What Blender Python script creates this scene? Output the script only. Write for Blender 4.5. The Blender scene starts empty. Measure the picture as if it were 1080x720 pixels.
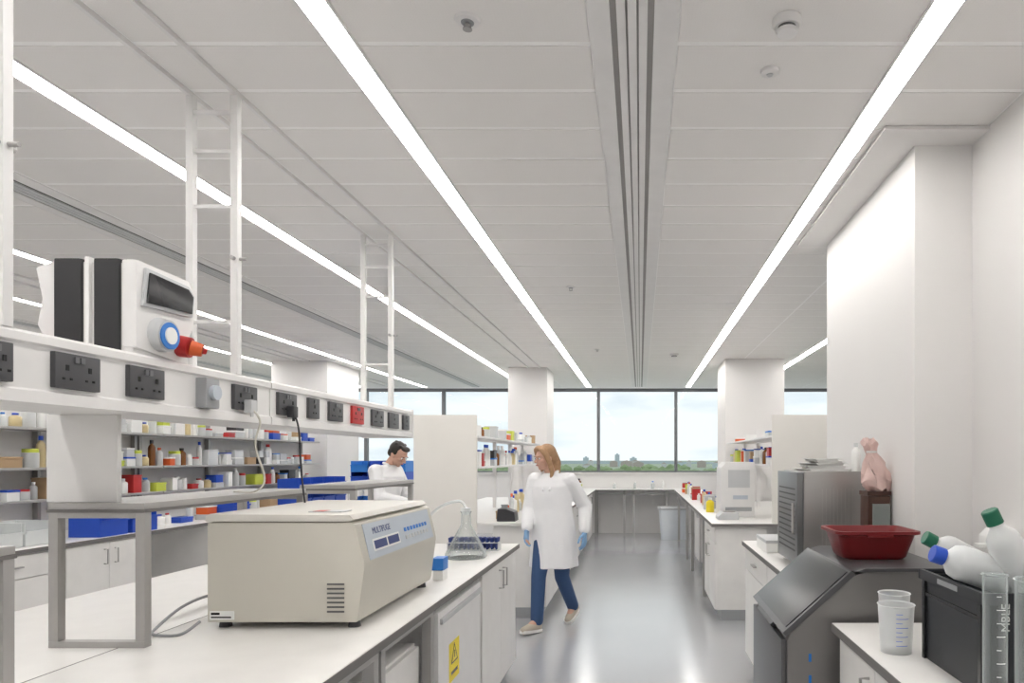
import bpy, bmesh, math, random
from mathutils import Vector, Matrix
random.seed(11)
S=bpy.context.scene; C=S.collection
try:
    S.view_settings.view_transform='Standard'; S.view_settings.look='None'
except Exception: pass
R=math.radians
F=720.0; VX=675.0; VY=483.0; CH=1.5
def at(px,py,Y): return Vector(((px-VX)/F*Y, Y, CH+(VY-py)/F*Y))
# ------------------------------------------------------------------ materials
MC={}
def mat(name,col,rough=.5,metal=0,var=.06,scale=8,trans=0,emit=0,ior=1.45,spec=.5,bump=0,alpha=1):
    if name in MC: return MC[name]
    m=bpy.data.materials.new(name); m.use_nodes=True; nt=m.node_tree; b=nt.nodes['Principled BSDF']
    tc=nt.nodes.new('ShaderNodeTexCoord'); n=nt.nodes.new('ShaderNodeTexNoise'); n.inputs['Scale'].default_value=scale; n.inputs['Detail'].default_value=3
    nt.links.new(tc.outputs['Object'],n.inputs['Vector'])
    mx=nt.nodes.new('ShaderNodeMix'); mx.data_type='RGBA'
    nt.links.new(n.outputs['Fac'],mx.inputs[0])
    mx.inputs[6].default_value=(*[max(0,c*(1-var)) for c in col],1); mx.inputs[7].default_value=(*[min(1,c*(1+var)) for c in col],1)
    nt.links.new(mx.outputs[2],b.inputs['Base Color'])
    b.inputs['Roughness'].default_value=rough; b.inputs['Metallic'].default_value=metal
    b.inputs['IOR'].default_value=ior; b.inputs['Transmission Weight'].default_value=trans
    b.inputs['Specular IOR Level'].default_value=spec; b.inputs['Alpha'].default_value=alpha
    if emit:
        b.inputs['Emission Color'].default_value=(*col,1); b.inputs['Emission Strength'].default_value=emit
    if bump:
        bp=nt.nodes.new('ShaderNodeBump'); bp.inputs['Strength'].default_value=bump; bp.inputs['Distance'].default_value=.01
        nt.links.new(n.outputs['Fac'],bp.inputs['Height']); nt.links.new(bp.outputs[0],b.inputs['Normal'])
    MC[name]=m; return m
white=mat('white_laminate',(.80,.785,.76),.35)
whitewall=mat('white_paint',(.80,.785,.77),.7,var=.015,scale=2)
powder=mat('white_powder_coat',(.80,.79,.78),.4)
cream=mat('cream_plastic',(.60,.575,.51),.42,var=.03)
cream2=mat('cream_lid',(.67,.65,.60),.4,var=.03)
panelw=mat('cream_panel',(.78,.755,.71),.5,var=.02)
dark=mat('dark_plastic',(.035,.035,.04),.4)
cratem=mat('crate_plastic',(.028,.03,.034),.45)
socketm=mat('socket_grey',(.07,.07,.075),.4)
switchm=mat('switch_grey',(.14,.14,.15),.35)
grey=mat('grey_plastic',(.33,.34,.35),.45)
lgrey=mat('light_grey_plastic',(.56,.57,.58),.4)
alu=mat('grey_aluminium',(.42,.41,.40),.38,metal=.35)
steel=mat('brushed_steel',(.40,.39,.38),.33,metal=.75)
steelm=mat('ice_machine_steel',(.24,.23,.225),.36,metal=.6)
steeld=mat('dark_steel',(.11,.11,.115),.33,metal=.5)
ovenf=mat('oven_front_steel',(.20,.205,.21),.3,metal=.6)
black=mat('black_gloss',(.02,.02,.022),.2)
blackm=mat('black_matt',(.03,.03,.032),.6)
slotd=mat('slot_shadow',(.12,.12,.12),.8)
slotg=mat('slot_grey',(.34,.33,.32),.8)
edge=mat('laminate_edge',(.17,.16,.155),.5)
blue=mat('blue_plastic',(.02,.08,.50),.4)
blue2=mat('bright_blue_plastic',(.03,.20,.62),.4)
navy=mat('navy_plastic',(.02,.04,.18),.4)
red=mat('red_plastic',(.50,.03,.03),.4)
redtub=mat('dark_red_tub',(.17,.010,.012),.38)
orange=mat('orange_plastic',(.70,.12,.03),.45)
yellow=mat('yellow_label',(.9,.72,.03),.5)
green=mat('green_cap',(.01,.13,.07),.4)
lime=mat('lime_box',(.55,.62,.08),.5)
amber=mat('amber_glass',(.22,.08,.02),.15)
def thin(name,col,fac,rough,edgef=0):
    m=bpy.data.materials.new(name); m.use_nodes=True; nt=m.node_tree; b=nt.nodes['Principled BSDF']; o=nt.nodes['Material Output']
    tc=nt.nodes.new('ShaderNodeTexCoord'); n=nt.nodes.new('ShaderNodeTexNoise'); n.inputs['Scale'].default_value=9
    nt.links.new(tc.outputs['Object'],n.inputs['Vector'])
    mr=nt.nodes.new('ShaderNodeMapRange'); mr.inputs[3].default_value=rough*.85; mr.inputs[4].default_value=rough*1.15
    nt.links.new(n.outputs['Fac'],mr.inputs[0]); nt.links.new(mr.outputs[0],b.inputs['Roughness'])
    b.inputs['Base Color'].default_value=(*col,1)
    t=nt.nodes.new('ShaderNodeBsdfTransparent'); t.inputs[0].default_value=(.96,.98,.98,1)
    lw=nt.nodes.new('ShaderNodeLayerWeight'); lw.inputs['Blend'].default_value=.35
    m2=nt.nodes.new('ShaderNodeMapRange'); m2.inputs[3].default_value=fac; m2.inputs[4].default_value=min(1,fac+edgef); nt.links.new(lw.outputs['Facing'],m2.inputs[0])
    mx=nt.nodes.new('ShaderNodeMixShader'); nt.links.new(m2.outputs[0],mx.inputs[0]); nt.links.new(t.outputs[0],mx.inputs[1]); nt.links.new(b.outputs[0],mx.inputs[2]); nt.links.new(mx.outputs[0],o.inputs[0])
    MC[name]=m; return m
clear=thin('frosted_plastic',(.84,.86,.86),.62,.3,.3)
jugp=thin('translucent_plastic',(.86,.87,.87),.45,.3,.4)
glass=thin('clear_glass',(.62,.66,.66),.10,.05,.75)
card=mat('cardboard',(.45,.31,.18),.8)
brown=mat('brown_carton',(.07,.03,.02),.3,trans=.1)
pink=mat('pink_bag',(.84,.62,.57),.4,bump=.6,scale=26,trans=.25)
paper=mat('paper_white',(.86,.86,.84),.7)
offblue=mat('pale_blue_panel',(.52,.57,.63),.35)
coatm=mat('white_cotton',(.84,.84,.85),.85,var=.03,bump=.25,scale=14)
denim=mat('blue_denim',(.045,.09,.20),.85,scale=30)
skin=mat('skin',(.60,.36,.27),.55,var=.04)
hairb=mat('light_brown_hair',(.40,.24,.13),.6,var=.35,scale=40)
hairk=mat('black_hair',(.02,.015,.012),.5,var=.3,scale=40)
glovem=mat('blue_nitrile',(.24,.42,.66),.5)
shoem=mat('beige_canvas',(.50,.44,.36),.8)
solem=mat('white_rubber',(.82,.81,.78),.6)
eyem=mat('eye_white',(.75,.74,.72),.3); irism=mat('iris_dark',(.04,.03,.02),.3); lipm=mat('lips',(.45,.17,.15),.5)
binm=mat('bin_translucent',(.74,.78,.82),.4)
lamp=mat('lamp_diffuser',(1,.975,.945),.5,var=0,emit=20)
leaf=mat('tree_leaves',(.24,.32,.17),.9,var=.4,scale=.05)
roofm=mat('house_brick',(.45,.40,.37),.9)
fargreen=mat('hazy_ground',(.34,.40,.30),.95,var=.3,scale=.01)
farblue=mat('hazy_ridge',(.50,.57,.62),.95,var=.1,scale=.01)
liquid=mat('liquid_yellow',(.75,.62,.35),.3,trans=.2)
def floor_mat():
    m=mat('vinyl_floor',(.44,.445,.465),.3,var=.05,scale=1.5); nt=m.node_tree; b=nt.nodes['Principled BSDF']
    n=nt.nodes.new('ShaderNodeTexNoise'); n.inputs['Scale'].default_value=220; tc=[x for x in nt.nodes if x.type=='TEX_COORD'][0]
    nt.links.new(tc.outputs['Object'],n.inputs['Vector'])
    mr=nt.nodes.new('ShaderNodeMapRange'); mr.inputs[3].default_value=.14; mr.inputs[4].default_value=.27
    nt.links.new(n.outputs['Fac'],mr.inputs[0]); nt.links.new(mr.outputs[0],b.inputs['Roughness'])
    b.inputs['Specular IOR Level'].default_value=1.0; b.inputs['Coat Weight'].default_value=.6; b.inputs['Coat Roughness'].default_value=.16
    return m
floorm=floor_mat()
def tile_mat():
    m=bpy.data.materials.new('perforated_tile'); m.use_nodes=True; nt=m.node_tree; b=nt.nodes['Principled BSDF']
    tc=nt.nodes.new('ShaderNodeTexCoord'); v=nt.nodes.new('ShaderNodeTexVoronoi'); v.inputs['Randomness'].default_value=0; v.inputs['Scale'].default_value=85
    nt.links.new(tc.outputs['Object'],v.inputs['Vector'])
    cr=nt.nodes.new('ShaderNodeValToRGB'); cr.color_ramp.elements[0].position=.16; cr.color_ramp.elements[0].color=(.50,.48,.465,1)
    cr.color_ramp.elements[1].position=.36; cr.color_ramp.elements[1].color=(.84,.82,.80,1)
    nt.links.new(v.outputs['Distance'],cr.inputs[0]); nt.links.new(cr.outputs[0],b.inputs['Base Color']); b.inputs['Roughness'].default_value=.4
    return m
tilem=tile_mat()
ceilw=mat('ceiling_white',(.97,.96,.95),.6,var=.01)
def pane_mat():
    m=bpy.data.materials.new('window_glass'); m.use_nodes=True; nt=m.node_tree; nt.nodes.clear()
    o=nt.nodes.new('ShaderNodeOutputMaterial'); t=nt.nodes.new('ShaderNodeBsdfTransparent'); t.inputs[0].default_value=(.95,.98,.98,1)
    g=nt.nodes.new('ShaderNodeBsdfGlossy'); g.inputs['Roughness'].default_value=.02; mx=nt.nodes.new('ShaderNodeMixShader')
    mx.inputs[0].default_value=.004
    nt.links.new(t.outputs[0],mx.inputs[1]); nt.links.new(g.outputs[0],mx.inputs[2]); nt.links.new(mx.outputs[0],o.inputs[0])
    return m
panem=pane_mat()
# ------------------------------------------------------------------ mesh builder
MESH={}
class MB:
    def __init__(s): s.bm=bmesh.new()
    def box(s,x0,x1,y0,y1,z0,z1,M=None):
        vs=[s.bm.verts.new((x,y,z)) for x in (x0,x1) for y in (y0,y1) for z in (z0,z1)]
        for f in ((0,1,3,2),(4,6,7,5),(0,4,5,1),(2,3,7,6),(0,2,6,4),(1,5,7,3)): s.bm.faces.new([vs[i] for i in f])
        if M is not None:
            for v in vs: v.co=M@v.co
        return s
    def rings(s,rs,cap=True):
        R_=[[s.bm.verts.new(p) for p in r] for r in rs]; n=len(R_[0])
        for a,b in zip(R_,R_[1:]):
            for i in range(n):
                j=(i+1)%n; s.bm.faces.new((a[i],a[j],b[j],b[i]))
        if cap: s.bm.faces.new(R_[0][::-1]); s.bm.faces.new(R_[-1])
        return s
    def cone(s,p,q,r0,r1=None,n=14,cap=True):
        r1=r0 if r1 is None else r1; p=Vector(p);q=Vector(q); d=(q-p).normalized()
        u=d.orthogonal().normalized(); v=d.cross(u)
        s.rings([[c+(u*math.cos(t)+v*math.sin(t))*r for t in [2*math.pi*i/n for i in range(n)]] for c,r in ((p,r0),(q,r1))],cap); return s
    def tube(s,pts,r,n=8):
        pts=[Vector(p) for p in pts]; rs=[]; u=None
        for i,p in enumerate(pts):
            d=(pts[min(i+1,len(pts)-1)]-pts[max(i-1,0)]).normalized()
            if u is None: u=d.orthogonal().normalized()
            u=(u-d*u.dot(d)).normalized(); v=d.cross(u)
            rs.append([p+(u*math.cos(t)+v*math.sin(t))*r for t in [2*math.pi*k/n for k in range(n)]])
        return s.rings(rs)
    def ell(s,c,rad,M=None,sub=2):
        T=Matrix.Translation(c)@Matrix.Diagonal((*rad,1))
        if M is not None: T=M@T
        bmesh.ops.create_icosphere(s.bm,subdivisions=sub,radius=1,matrix=T); return s
    def lathe(s,prof,c=(0,0,0),n=24,cap=True,sx=1,sy=1):
        c=Vector(c)
        s.rings([[c+Vector((math.cos(t)*max(r,.0004)*sx,math.sin(t)*max(r,.0004)*sy,z)) for t in [2*math.pi*i/n for i in range(n)]] for r,z in prof],cap); return s
    def prism(s,pts,a,b,axis='y'):
        def P(p,h):
            return {'y':(p[0],h,p[1]),'x':(h,p[0],p[1]),'z':(p[0],p[1],h)}[axis]
        return s.rings([[P(p,a) for p in pts],[P(p,b) for p in pts]])
    def chain(s,pts,rs,n=12):
        pts=[Vector(p) for p in pts]
        for i,(p,r) in enumerate(zip(pts,rs)):
            s.ell(p,(r,r,r),sub=2)
            if i: s.cone(pts[i-1],p,rs[i-1],r,n)
        return s
    def mesh(s,name,mt,bev=0,smooth=True):
        bm=s.bm
        bmesh.ops.recalc_face_normals(bm,faces=bm.faces)
        if bev:
            es=[e for e in bm.edges if len(e.link_faces)==2 and e.calc_face_angle(0)>.5]
            bmesh.ops.bevel(bm,geom=es,offset=bev,segments=2,affect='EDGES',profile=.7,clamp_overlap=True)
        me=bpy.data.meshes.new(name); bm.to_mesh(me); bm.free()
        if smooth:
            me.polygons.foreach_set('use_smooth',[True]*len(me.polygons)); me.set_sharp_from_angle(angle=R(38))
        me.materials.append(mt); return me
    def build(s,name,mt,parent=None,bev=0,smooth=True,remesh=0,sm=0):
        me=s.mesh(name,mt,bev,smooth); o=bpy.data.objects.new(name,me); C.objects.link(o)
        if remesh:
            md=o.modifiers.new('r','REMESH'); md.mode='VOXEL'; md.voxel_size=remesh; md.use_smooth_shade=True
            if sm:
                m2=o.modifiers.new('s','SMOOTH'); m2.iterations=sm; m2.factor=.5
            dg=bpy.context.evaluated_depsgraph_get(); me2=bpy.data.meshes.new_from_object(o.evaluated_get(dg))
            o.modifiers.clear(); o.data=me2
            if not me2.materials: me2.materials.append(mt)
        if parent: o.parent=parent
        return o
def put(key,fn,name,parent=None,loc=(0,0,0)):
    if key not in MESH: MESH[key]=fn()
    o=bpy.data.objects.new(name,MESH[key]); C.objects.link(o); o.location=loc
    if parent: o.parent=parent
    return o
def tag(o,label,cat,group=None,kind=None):
    if label: o['label']=label
    if cat: o['category']=cat
    if group: o['group']=group
    if kind: o['kind']=kind
    return o
def thing(name,label,cat,loc=(0,0,0),rz=0,group=None):
    o=bpy.data.objects.new(name,None); C.objects.link(o); o.location=loc; o.rotation_euler=(0,0,rz); o.empty_display_size=.05
    return tag(o,label,cat,group)
def struct(o): o['kind']='structure'; return o
def text(s,size,mt,parent,loc,rot,name='lettering'):
    cu=bpy.data.curves.new(name,'FONT'); cu.body=s; cu.size=size; cu.align_x='CENTER'; cu.align_y='CENTER'; cu.extrude=.0004
    t=bpy.data.objects.new(name,cu); C.objects.link(t)
    dg=bpy.context.evaluated_depsgraph_get(); me=bpy.data.meshes.new_from_object(t.evaluated_get(dg)); bpy.data.objects.remove(t)
    me.materials.clear(); me.materials.append(mt)
    o=bpy.data.objects.new(name,me); C.objects.link(o); o.location=loc; o.rotation_euler=rot; o.parent=parent; return o
# ------------------------------------------------------------------ room
CZ=2.9; YB=13.7; XL=-9.0; XR=4.6; Y0=-2.6
struct(MB().box(XL-.1,XR+.1,Y0-.1,YB+.1,-.15,0).build('floor',floorm,smooth=False))
ceil=struct(MB().box(XL-.1,XR+.1,Y0-.1,YB+.1,CZ,CZ+.15).build('ceiling',ceilw,smooth=False))
t=MB()
zones=[(-.955,-.17),(.13,.89),(.99,1.46),(-1.53,-1.05),(-2.19,-1.73),(-1.705,-1.555),(-3.04,-2.285),(-4.17,-3.36),(-5.41,-4.93),(-4.73,-4.27),(-4.905,-4.755),(-6.24,-5.51),(-7.35,-6.56),(-8.9,-7.45),(1.48,2.17),(2.27,3.2),(3.22,4.5)]
for a,b in zones:
    y=2.31-.295*16
    while y<YB-.3:
        y1=y+.295-.017; yy=y+.0085
        if a>=1.47 and yy<4.5: y+=.295; continue
        t.box(a,b,yy,y1,CZ-.002,CZ+.001); y+=.295
struct(t.build('ceiling_tile_field',tilem,ceil,smooth=False))
struct(MB().box(XL-.15,XL,Y0,YB,0,CZ).build('wall_left',whitewall))
struct(MB().box(XR,XR+.15,4.4,YB,0,CZ).build('wall_far_right',whitewall))
struct(MB().box(1.47,XR,Y0,3.02,0,CZ).build('wall_right',whitewall,smooth=False))
struct(MB().box(1.216,XR,3.02,4.44,0,CZ-.018).build('wall_right_pier',whitewall,smooth=False))
struct(MB().box(1.03,1.6,2.87,4.46,CZ-.018,CZ-.004).build('trim_1',whitewall,smooth=False))
struct(MB().box(XL,XR,Y0-.15,Y0,0,CZ).build('wall_rear',whitewall))
struct(MB().box(XL,XR,YB,YB+.2,0,1.19).build('wall_back',whitewall))
struct(MB().box(XL,XR,YB-.04,YB+.22,1.19,1.215).build('trim_2',white))
struct(MB().box(1.455,1.469,Y0,3.0,0,.1).build('baseboard_right',grey))
def column(n,x0,x1,y0,y1): struct(MB().box(x0,x1,y0,y1,0,CZ).build('wall_column_'+n,whitewall,bev=.004))
column('right',1.2,2.03,9.6,10.55)
column('centre',-2.03,-1.43,10.5,11.3)
column('left',-5.29,-4.49,9.8,10.9)
xs=[.723+1.56*k for k in range(-6,3)]; xs=[XL]+xs+[XR]
fr=mat('window_frame_grey',(.18,.19,.20),.5)
for i,(a,b) in enumerate(zip(xs,xs[1:])):
    m=MB(); z0,z1=1.215,CZ
    m.box(a,a+.03,YB+.02,YB+.12,z0,z1); m.box(b-.03,b,YB+.02,YB+.12,z0,z1); m.box(a+.03,b-.03,YB+.02,YB+.12,z0,z0+.03); m.box(a+.03,b-.03,YB+.02,YB+.12,z1-.06,z1)
    w=struct(m.build('window_%d'%(i+1),fr,smooth=False))
    struct(MB().box(a+.03,b-.03,YB+.06,YB+.066,z0+.03,z1-.06).build('pane',panem,w,smooth=False))
# outdoors
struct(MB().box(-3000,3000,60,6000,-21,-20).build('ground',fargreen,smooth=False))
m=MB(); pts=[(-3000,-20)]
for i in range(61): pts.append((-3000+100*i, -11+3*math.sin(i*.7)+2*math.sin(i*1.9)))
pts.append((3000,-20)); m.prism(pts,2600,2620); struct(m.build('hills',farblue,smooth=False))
m=MB(); rt=random.Random(5)
for i in range(520):
    y=rt.uniform(420,980); x=rt.uniform(-.95,.6)*y; h=rt.uniform(6,15); r=rt.uniform(6,14)
    m.ell((x,y,-20+h*.45),(r,r*.8,h*.55),sub=1)
tag(m.build('treetops',leaf),'hazy green treetops spreading beyond the windows','trees',kind='stuff')
for i in range(24):
    y=1050+28*i; x=rt.uniform(-.3,.3)*y; w=rt.uniform(8,22)
    h=thing('house','distant building beyond the trees outside the windows','house',(x,y,-20),0,'distant buildings outside')
    hh=rt.uniform(9,15)
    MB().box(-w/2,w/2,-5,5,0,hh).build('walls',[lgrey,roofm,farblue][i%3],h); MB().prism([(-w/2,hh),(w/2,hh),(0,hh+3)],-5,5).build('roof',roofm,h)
for px,hh,ww in ((651,31,12),(618,23,14),(668,22,18)):
    x=(px-VX)/F*1800
    h=thing('tower_block','pale distant tower block on the skyline, %s'%{651:'the tallest',618:'leftmost',668:'the widest'}[px],'tower block',(x,1800,-20))
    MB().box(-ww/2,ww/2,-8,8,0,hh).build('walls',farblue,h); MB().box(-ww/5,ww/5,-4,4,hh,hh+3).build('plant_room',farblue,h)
w=bpy.data.worlds.new('sky'); S.world=w; w.use_nodes=True; nt=w.node_tree; bg=nt.nodes['Background']
tc=nt.nodes.new('ShaderNodeTexCoord'); mp=nt.nodes.new('ShaderNodeMapping'); mp.inputs['Scale'].default_value=(3,3,11)
n=nt.nodes.new('ShaderNodeTexNoise'); n.inputs['Scale'].default_value=1.6; n.inputs['Detail'].default_value=6
cr=nt.nodes.new('ShaderNodeValToRGB'); cr.color_ramp.elements[0].position=.36; cr.color_ramp.elements[0].color=(.62,.67,.72,1); cr.color_ramp.elements[1].position=.52; cr.color_ramp.elements[1].color=(.78,.79,.80,1)
nt.links.new(tc.outputs['Generated'],mp.inputs[0]); nt.links.new(mp.outputs[0],n.inputs['Vector']); nt.links.new(n.outputs['Fac'],cr.inputs[0]); nt.links.new(cr.outputs[0],bg.inputs[0])
bg.inputs[1].default_value=1.38
# ------------------------------------------------------------------ ceiling fittings
where={-1.003:'centre-left above the woman',.942:'near the right wall',-2.237:'over the first bench row',-4.22:'third strip from the right, over the left aisle',-5.46:'over the second bench row',-7.4:'farthest left',2.22:'behind the white pier'}
for X,ds in where.items():
    ya=4.5 if X==2.22 else -2.2
    t=thing('ceiling_light','long recessed linear ceiling light '+ds,'ceiling light',(X,0,CZ),0,'linear ceiling lights')
    m=MB(); m.box(-.052,-.044,ya,13.4,-.010,0); m.box(.044,.052,ya,13.4,-.010,0); m.build('housing',powder,t)
    MB().box(-.043,.043,ya,13.4,-.007,-.002).build('diffuser',lamp,t)
for X,ds in ((-.02,'down the middle of the room'),(-3.2,'over the left aisle'),(-6.4,'at the far left')):
    t=thing('air_vent','white linear slot air vent in the ceiling '+ds,'vent',(X,0,CZ),0,'linear ceiling vents')
    m=MB(); m.box(-.145,-.075,-2.2,13.4,-.007,0); m.box(.065,.145,-2.2,13.4,-.007,0)
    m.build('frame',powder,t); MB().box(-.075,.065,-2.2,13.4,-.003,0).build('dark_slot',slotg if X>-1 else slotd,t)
    m=MB()
    for x in (-.054,-.019,.016): m.box(x,x+.028,-2.2,13.4,-.010,-.002)
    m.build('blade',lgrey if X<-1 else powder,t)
for a in (-1.54,-1.72,-4.74,-4.92):
    tag(MB().box(a-.008,a+.008,-2.2,13.4,CZ-.018,CZ).build('ceiling_rail',powder),'thin white ceiling rail above the %s bench row, %s of its pair'%('first' if a>-3 else 'second','right' if a in(-1.54,-4.74) else 'left'),'rail')
def disc(px,py,r,kind,label,cat):
    Y=1.4*F/(VY-py); p=at(px,py,Y)
    t=thing(kind,label,cat,(p.x,Y,CZ-.002),0)
    if cat=='smoke detector':
        MB().lathe([(r,0),(r,-.015),(r*.85,-.025)]).build('base',powder,t)
        MB().lathe([(r*.62,-.025),(r*.62,-.036)]).build('chamber',slotd,t)
        MB().lathe([(r*.75,-.036),(r*.7,-.046),(r*.4,-.052)]).build('cap',powder,t)
    elif cat=='sprinkler':
        MB().lathe([(r,0),(r*.95,-.003),(r*.88,-.008),(r*.5,-.010)]).build('plate',powder,t); MB().lathe([(r*.5,-.0098),(r*.48,-.012),(r*.3,-.0125)]).build('recess',grey,t)
        m=MB(); m.cone((0,0,-.008),(0,0,-.016),.008); m.cone((-.01,0,-.016),(-.01,0,-.03),.002);m.cone((.01,0,-.016),(.01,0,-.03),.002); m.build('frame',steel,t)
        MB().lathe([(.015,-.03),(.015,-.032)]).build('deflector',steel,t)
    else: 
        MB().lathe([(r,0),(r*.95,-.010),(r*.6,-.014)]).build('plate',powder,t); MB().lathe([(r*.35,-.014),(r*.3,-.018)]).build('lens',lgrey,t)
disc(493,20,.042,'sprinkler','round ceiling sprinkler left of the central vent nearest the camera','sprinkler')
disc(830,20,.046,'smoke_detector','round white smoke detector on the ceiling nearest the camera','smoke detector')
disc(812,74,.034,'ceiling_sensor','small flat round sensor behind the near smoke detector','sensor')
disc(602,302,.038,'sprinkler','ceiling sprinkler left of the vent halfway down the room','sprinkler')
disc(711,373,.06,'smoke_detector','smoke detector on the ceiling near the windows','smoke detector')
disc(560,330,.034,'ceiling_sensor','small sensor disc beside the middle light strip','sensor')
disc(630,368,.038,'sprinkler','ceiling sprinkler nearest the windows','sprinkler')
# ------------------------------------------------------------------ bench furniture
def worktop(pts,label,z=.9,th=.03,mt=white):
    t=thing('worktop',label,'worktop',(0,0,z))
    MB().prism(pts,-th+.001,0,'z').build('top',mt,t,bev=.002)
    return t
def rect(x0,x1,y0,y1): return [(x0,y0),(x1,y0),(x1,y1),(x0,y1)]
def edging(t,x,y0,y1,out):
    MB().box(*(sorted((x,x+out*.003))),y0,y1,-.03,-.002).build('edge_strip',edge,t)
def cabinet(x,y0,y1,out,label,depth=.5,doors=1,drawer=False,z0=.1,z1=.868,mt=white,group=None):
    yc=(y0+y1)/2; t=thing('cabinet',label,'cabinet',(x,yc,0),0,group); h=(y1-y0)/2-.003
    def bx(a,b): return sorted((out*a,out*b))
    MB().box(*bx(-depth,-.02),-h,h,z0,z1).build('body',mt,t,bev=.002)
    MB().box(*bx(-depth+.02,-.06),-h+.005,h-.005,0,z0).build('plinth',grey,t)
    zt=z1-.01
    if drawer:
        d=MB().box(*bx(-.02,0),-h+.003,h-.003,zt-.15,zt).build('drawer',mt,t,bev=.002)
        m=MB().box(*bx(0,.022),-.06,.06,zt-.08,zt-.07); m.build('handle',alu,d,bev=.002); zt-=.156
    for k in range(doors):
        a=-h+.003+k*(2*h-.006)/doors; b=a+(2*h-.006)/doors-.004
        d=MB().box(*bx(-.02,0),a,b,z0+.003,zt).build('door',mt,t,bev=.002)
        hy=b-.05 if k==0 and doors>1 else a+.05
        MB().tube([(0,hy,zt-.16),(out*.028,hy,zt-.16),(out*.028,hy,zt-.05),(0,hy,zt-.05)],.005).build('handle',alu,d)
    return t
def legs(x0,x1,y0,y1,label,z=.868,s=.04):
    t=thing('bench_frame',label,'bench frame',((x0+x1)/2,(y0+y1)/2,0)); a=(x1-x0)/2; b=(y1-y0)/2
    for sx in (-1,1):
        for sy in (-1,1): 
            MB().box(sx*(a-s/2)-s/2,sx*(a-s/2)+s/2,sy*(b-s/2)-s/2,sy*(b-s/2)+s/2,0,z-s).build('leg',alu,t,bev=.003)
    m=MB(); m.box(-a,a,-b,-b+s,z-s,z); m.box(-a,a,b-s,b,z-s,z); m.box(-a,-a+s,-b+s,b-s,z-s,z); m.box(a-s,a,-b+s,b-s,z-s,z); m.build('rail',alu,t)
    return t
t=worktop(rect(-2.45,-.85,1.0,4.8),'long white worktop carrying the cream centrifuge')
edging(t,-.85,1.0,4.8,1); MB().box(-1.652,-1.648,1.0,4.8,0,.0008).build('joint',edge,t)
legs(-1.6,-.88,1.05,2.3,'grey metal frame under the near end of the centrifuge worktop')
legs(-2.42,-1.7,1.05,2.3,'grey metal frame under the far side of the near worktop')
legs(-1.6,-.885,2.335,2.93,'grey open frame under the worktop beside the undercounter fridge')
cabinet(-.93,2.38,2.88,1,'low white cupboard under the worktop left of the fridge',depth=.55,z1=.72,doors=1)
t=thing('fridge','white undercounter fridge with yellow hazard sticker','fridge',(-.87,3.34,0))
MB().box(-.62,-.05,-.39,.39,.05,.84).build('body',powder,t,bev=.006)
d=MB().box(-.045,0,-.39,.39,.09,.83).build('door',powder,t,bev=.012)
MB().box(-.01,.012,-.37,.37,.775,.80).build('handle',lgrey,d,bev=.004)
MB().box(.0,.0015,-.23,-.06,.47,.65).build('hazard_sticker',yellow,d)
MB().prism([(-.20,.55),(-.09,.55),(-.145,.64)],.0015,.0025,'x').build('warning_triangle',black,d)
MB().prism([(-.185,.557),(-.105,.557),(-.145,.626)],.0025,.003,'x').build('triangle_field',yellow,d)
MB().box(.003,.0036,-.150,-.140,.57,.605).build('exclamation_mark',black,d)
MB().box(.0015,.0024,-.2,-.09,.50,.515).build('warning_text_line',black,d)
MB().box(-.5,-.1,-.35,.35,0,.05).build('foot',dark,t)
cabinet(-.87,3.76,4.78,1,'white double-door cabinet at the far end of the near bench',depth=.7,doors=2)
for i,(a,b) in enumerate(((2.35,3.15),(3.17,3.97),(3.99,4.78))):
    cabinet(-2.43,a,b,-1,'white cabinet on the aisle side of the first bench row, %s from the camera'%['nearest','second','third'][i],depth=.7,doors=2)
# service spine
ZT0,ZT1=1.64,1.82; XF=-1.53
tr=thing('service_trunking','white overhead service trunking with sockets above the near bench','trunking',(XF,0,ZT0))
pf=[(-.33,0),(0,0),(.0,.03),(-.008,.036),(-.008,.146),(0,.152),(0,.172),(-.008,.18),(-.33,.18)]
MB().prism(pf,.3,2.83).build('housing',powder,tr)
MB().prism(pf,2.838,4.59).build('housing',powder,tr)
MB().box(-.34,.004,4.59,4.6,-.005,.185).build('end_cap',powder,tr)
def socket(px0,px1,double,mt=socketm):
    Ya=-XF*F/(VX-px0); Yb=-XF*F/(VX-px1); yc=(Ya+Yb)/2; h=(Yb-Ya)/2
    s=MB().box(-.012,.006,yc-h,yc+h,.045,.14).build('socket',mt,tr,bev=.004)
    m=MB()
    for k in ((-.5,.5) if double else (0,)):
        y=yc+k*h
        m.box(.0062,.0075,y-.005,y+.005,.093,.108); 
        for e in (-.012,.012): m.box(.0062,.0075,y+e-.004,y+e+.004,.068,.074)
    m.build('pin_hole',black,s)
    m=MB()
    for k in ((-.25,.25) if double else (0,)): m.box(.006,.011,yc+k*h*.5-.007,yc+k*h*.5+.007,.116,.132)
    m.build('switch',switchm,s)
for a,b,dbl,mt in ((-30,12,1,socketm),(56,104,1,socketm),(135,172,1,socketm),(246,270,1,socketm),(293,312,1,socketm),(325,336,0,socketm),(347,361,1,socketm),(371,383,1,red),(392,404,1,socketm),(410,420,0,socketm),(425,431,0,socketm)):
    socket(a,b,dbl,mt)
Ya=-XF*F/(VX-216)
s=MB().box(-.012,.03,Ya-.038,Ya+.038,.035,.14).build('isolator',grey,tr,bev=.008)
m=MB(); m.cone((.03,Ya,.09),(.045,Ya,.09),.026); m.build('knob',offblue,s)
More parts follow.
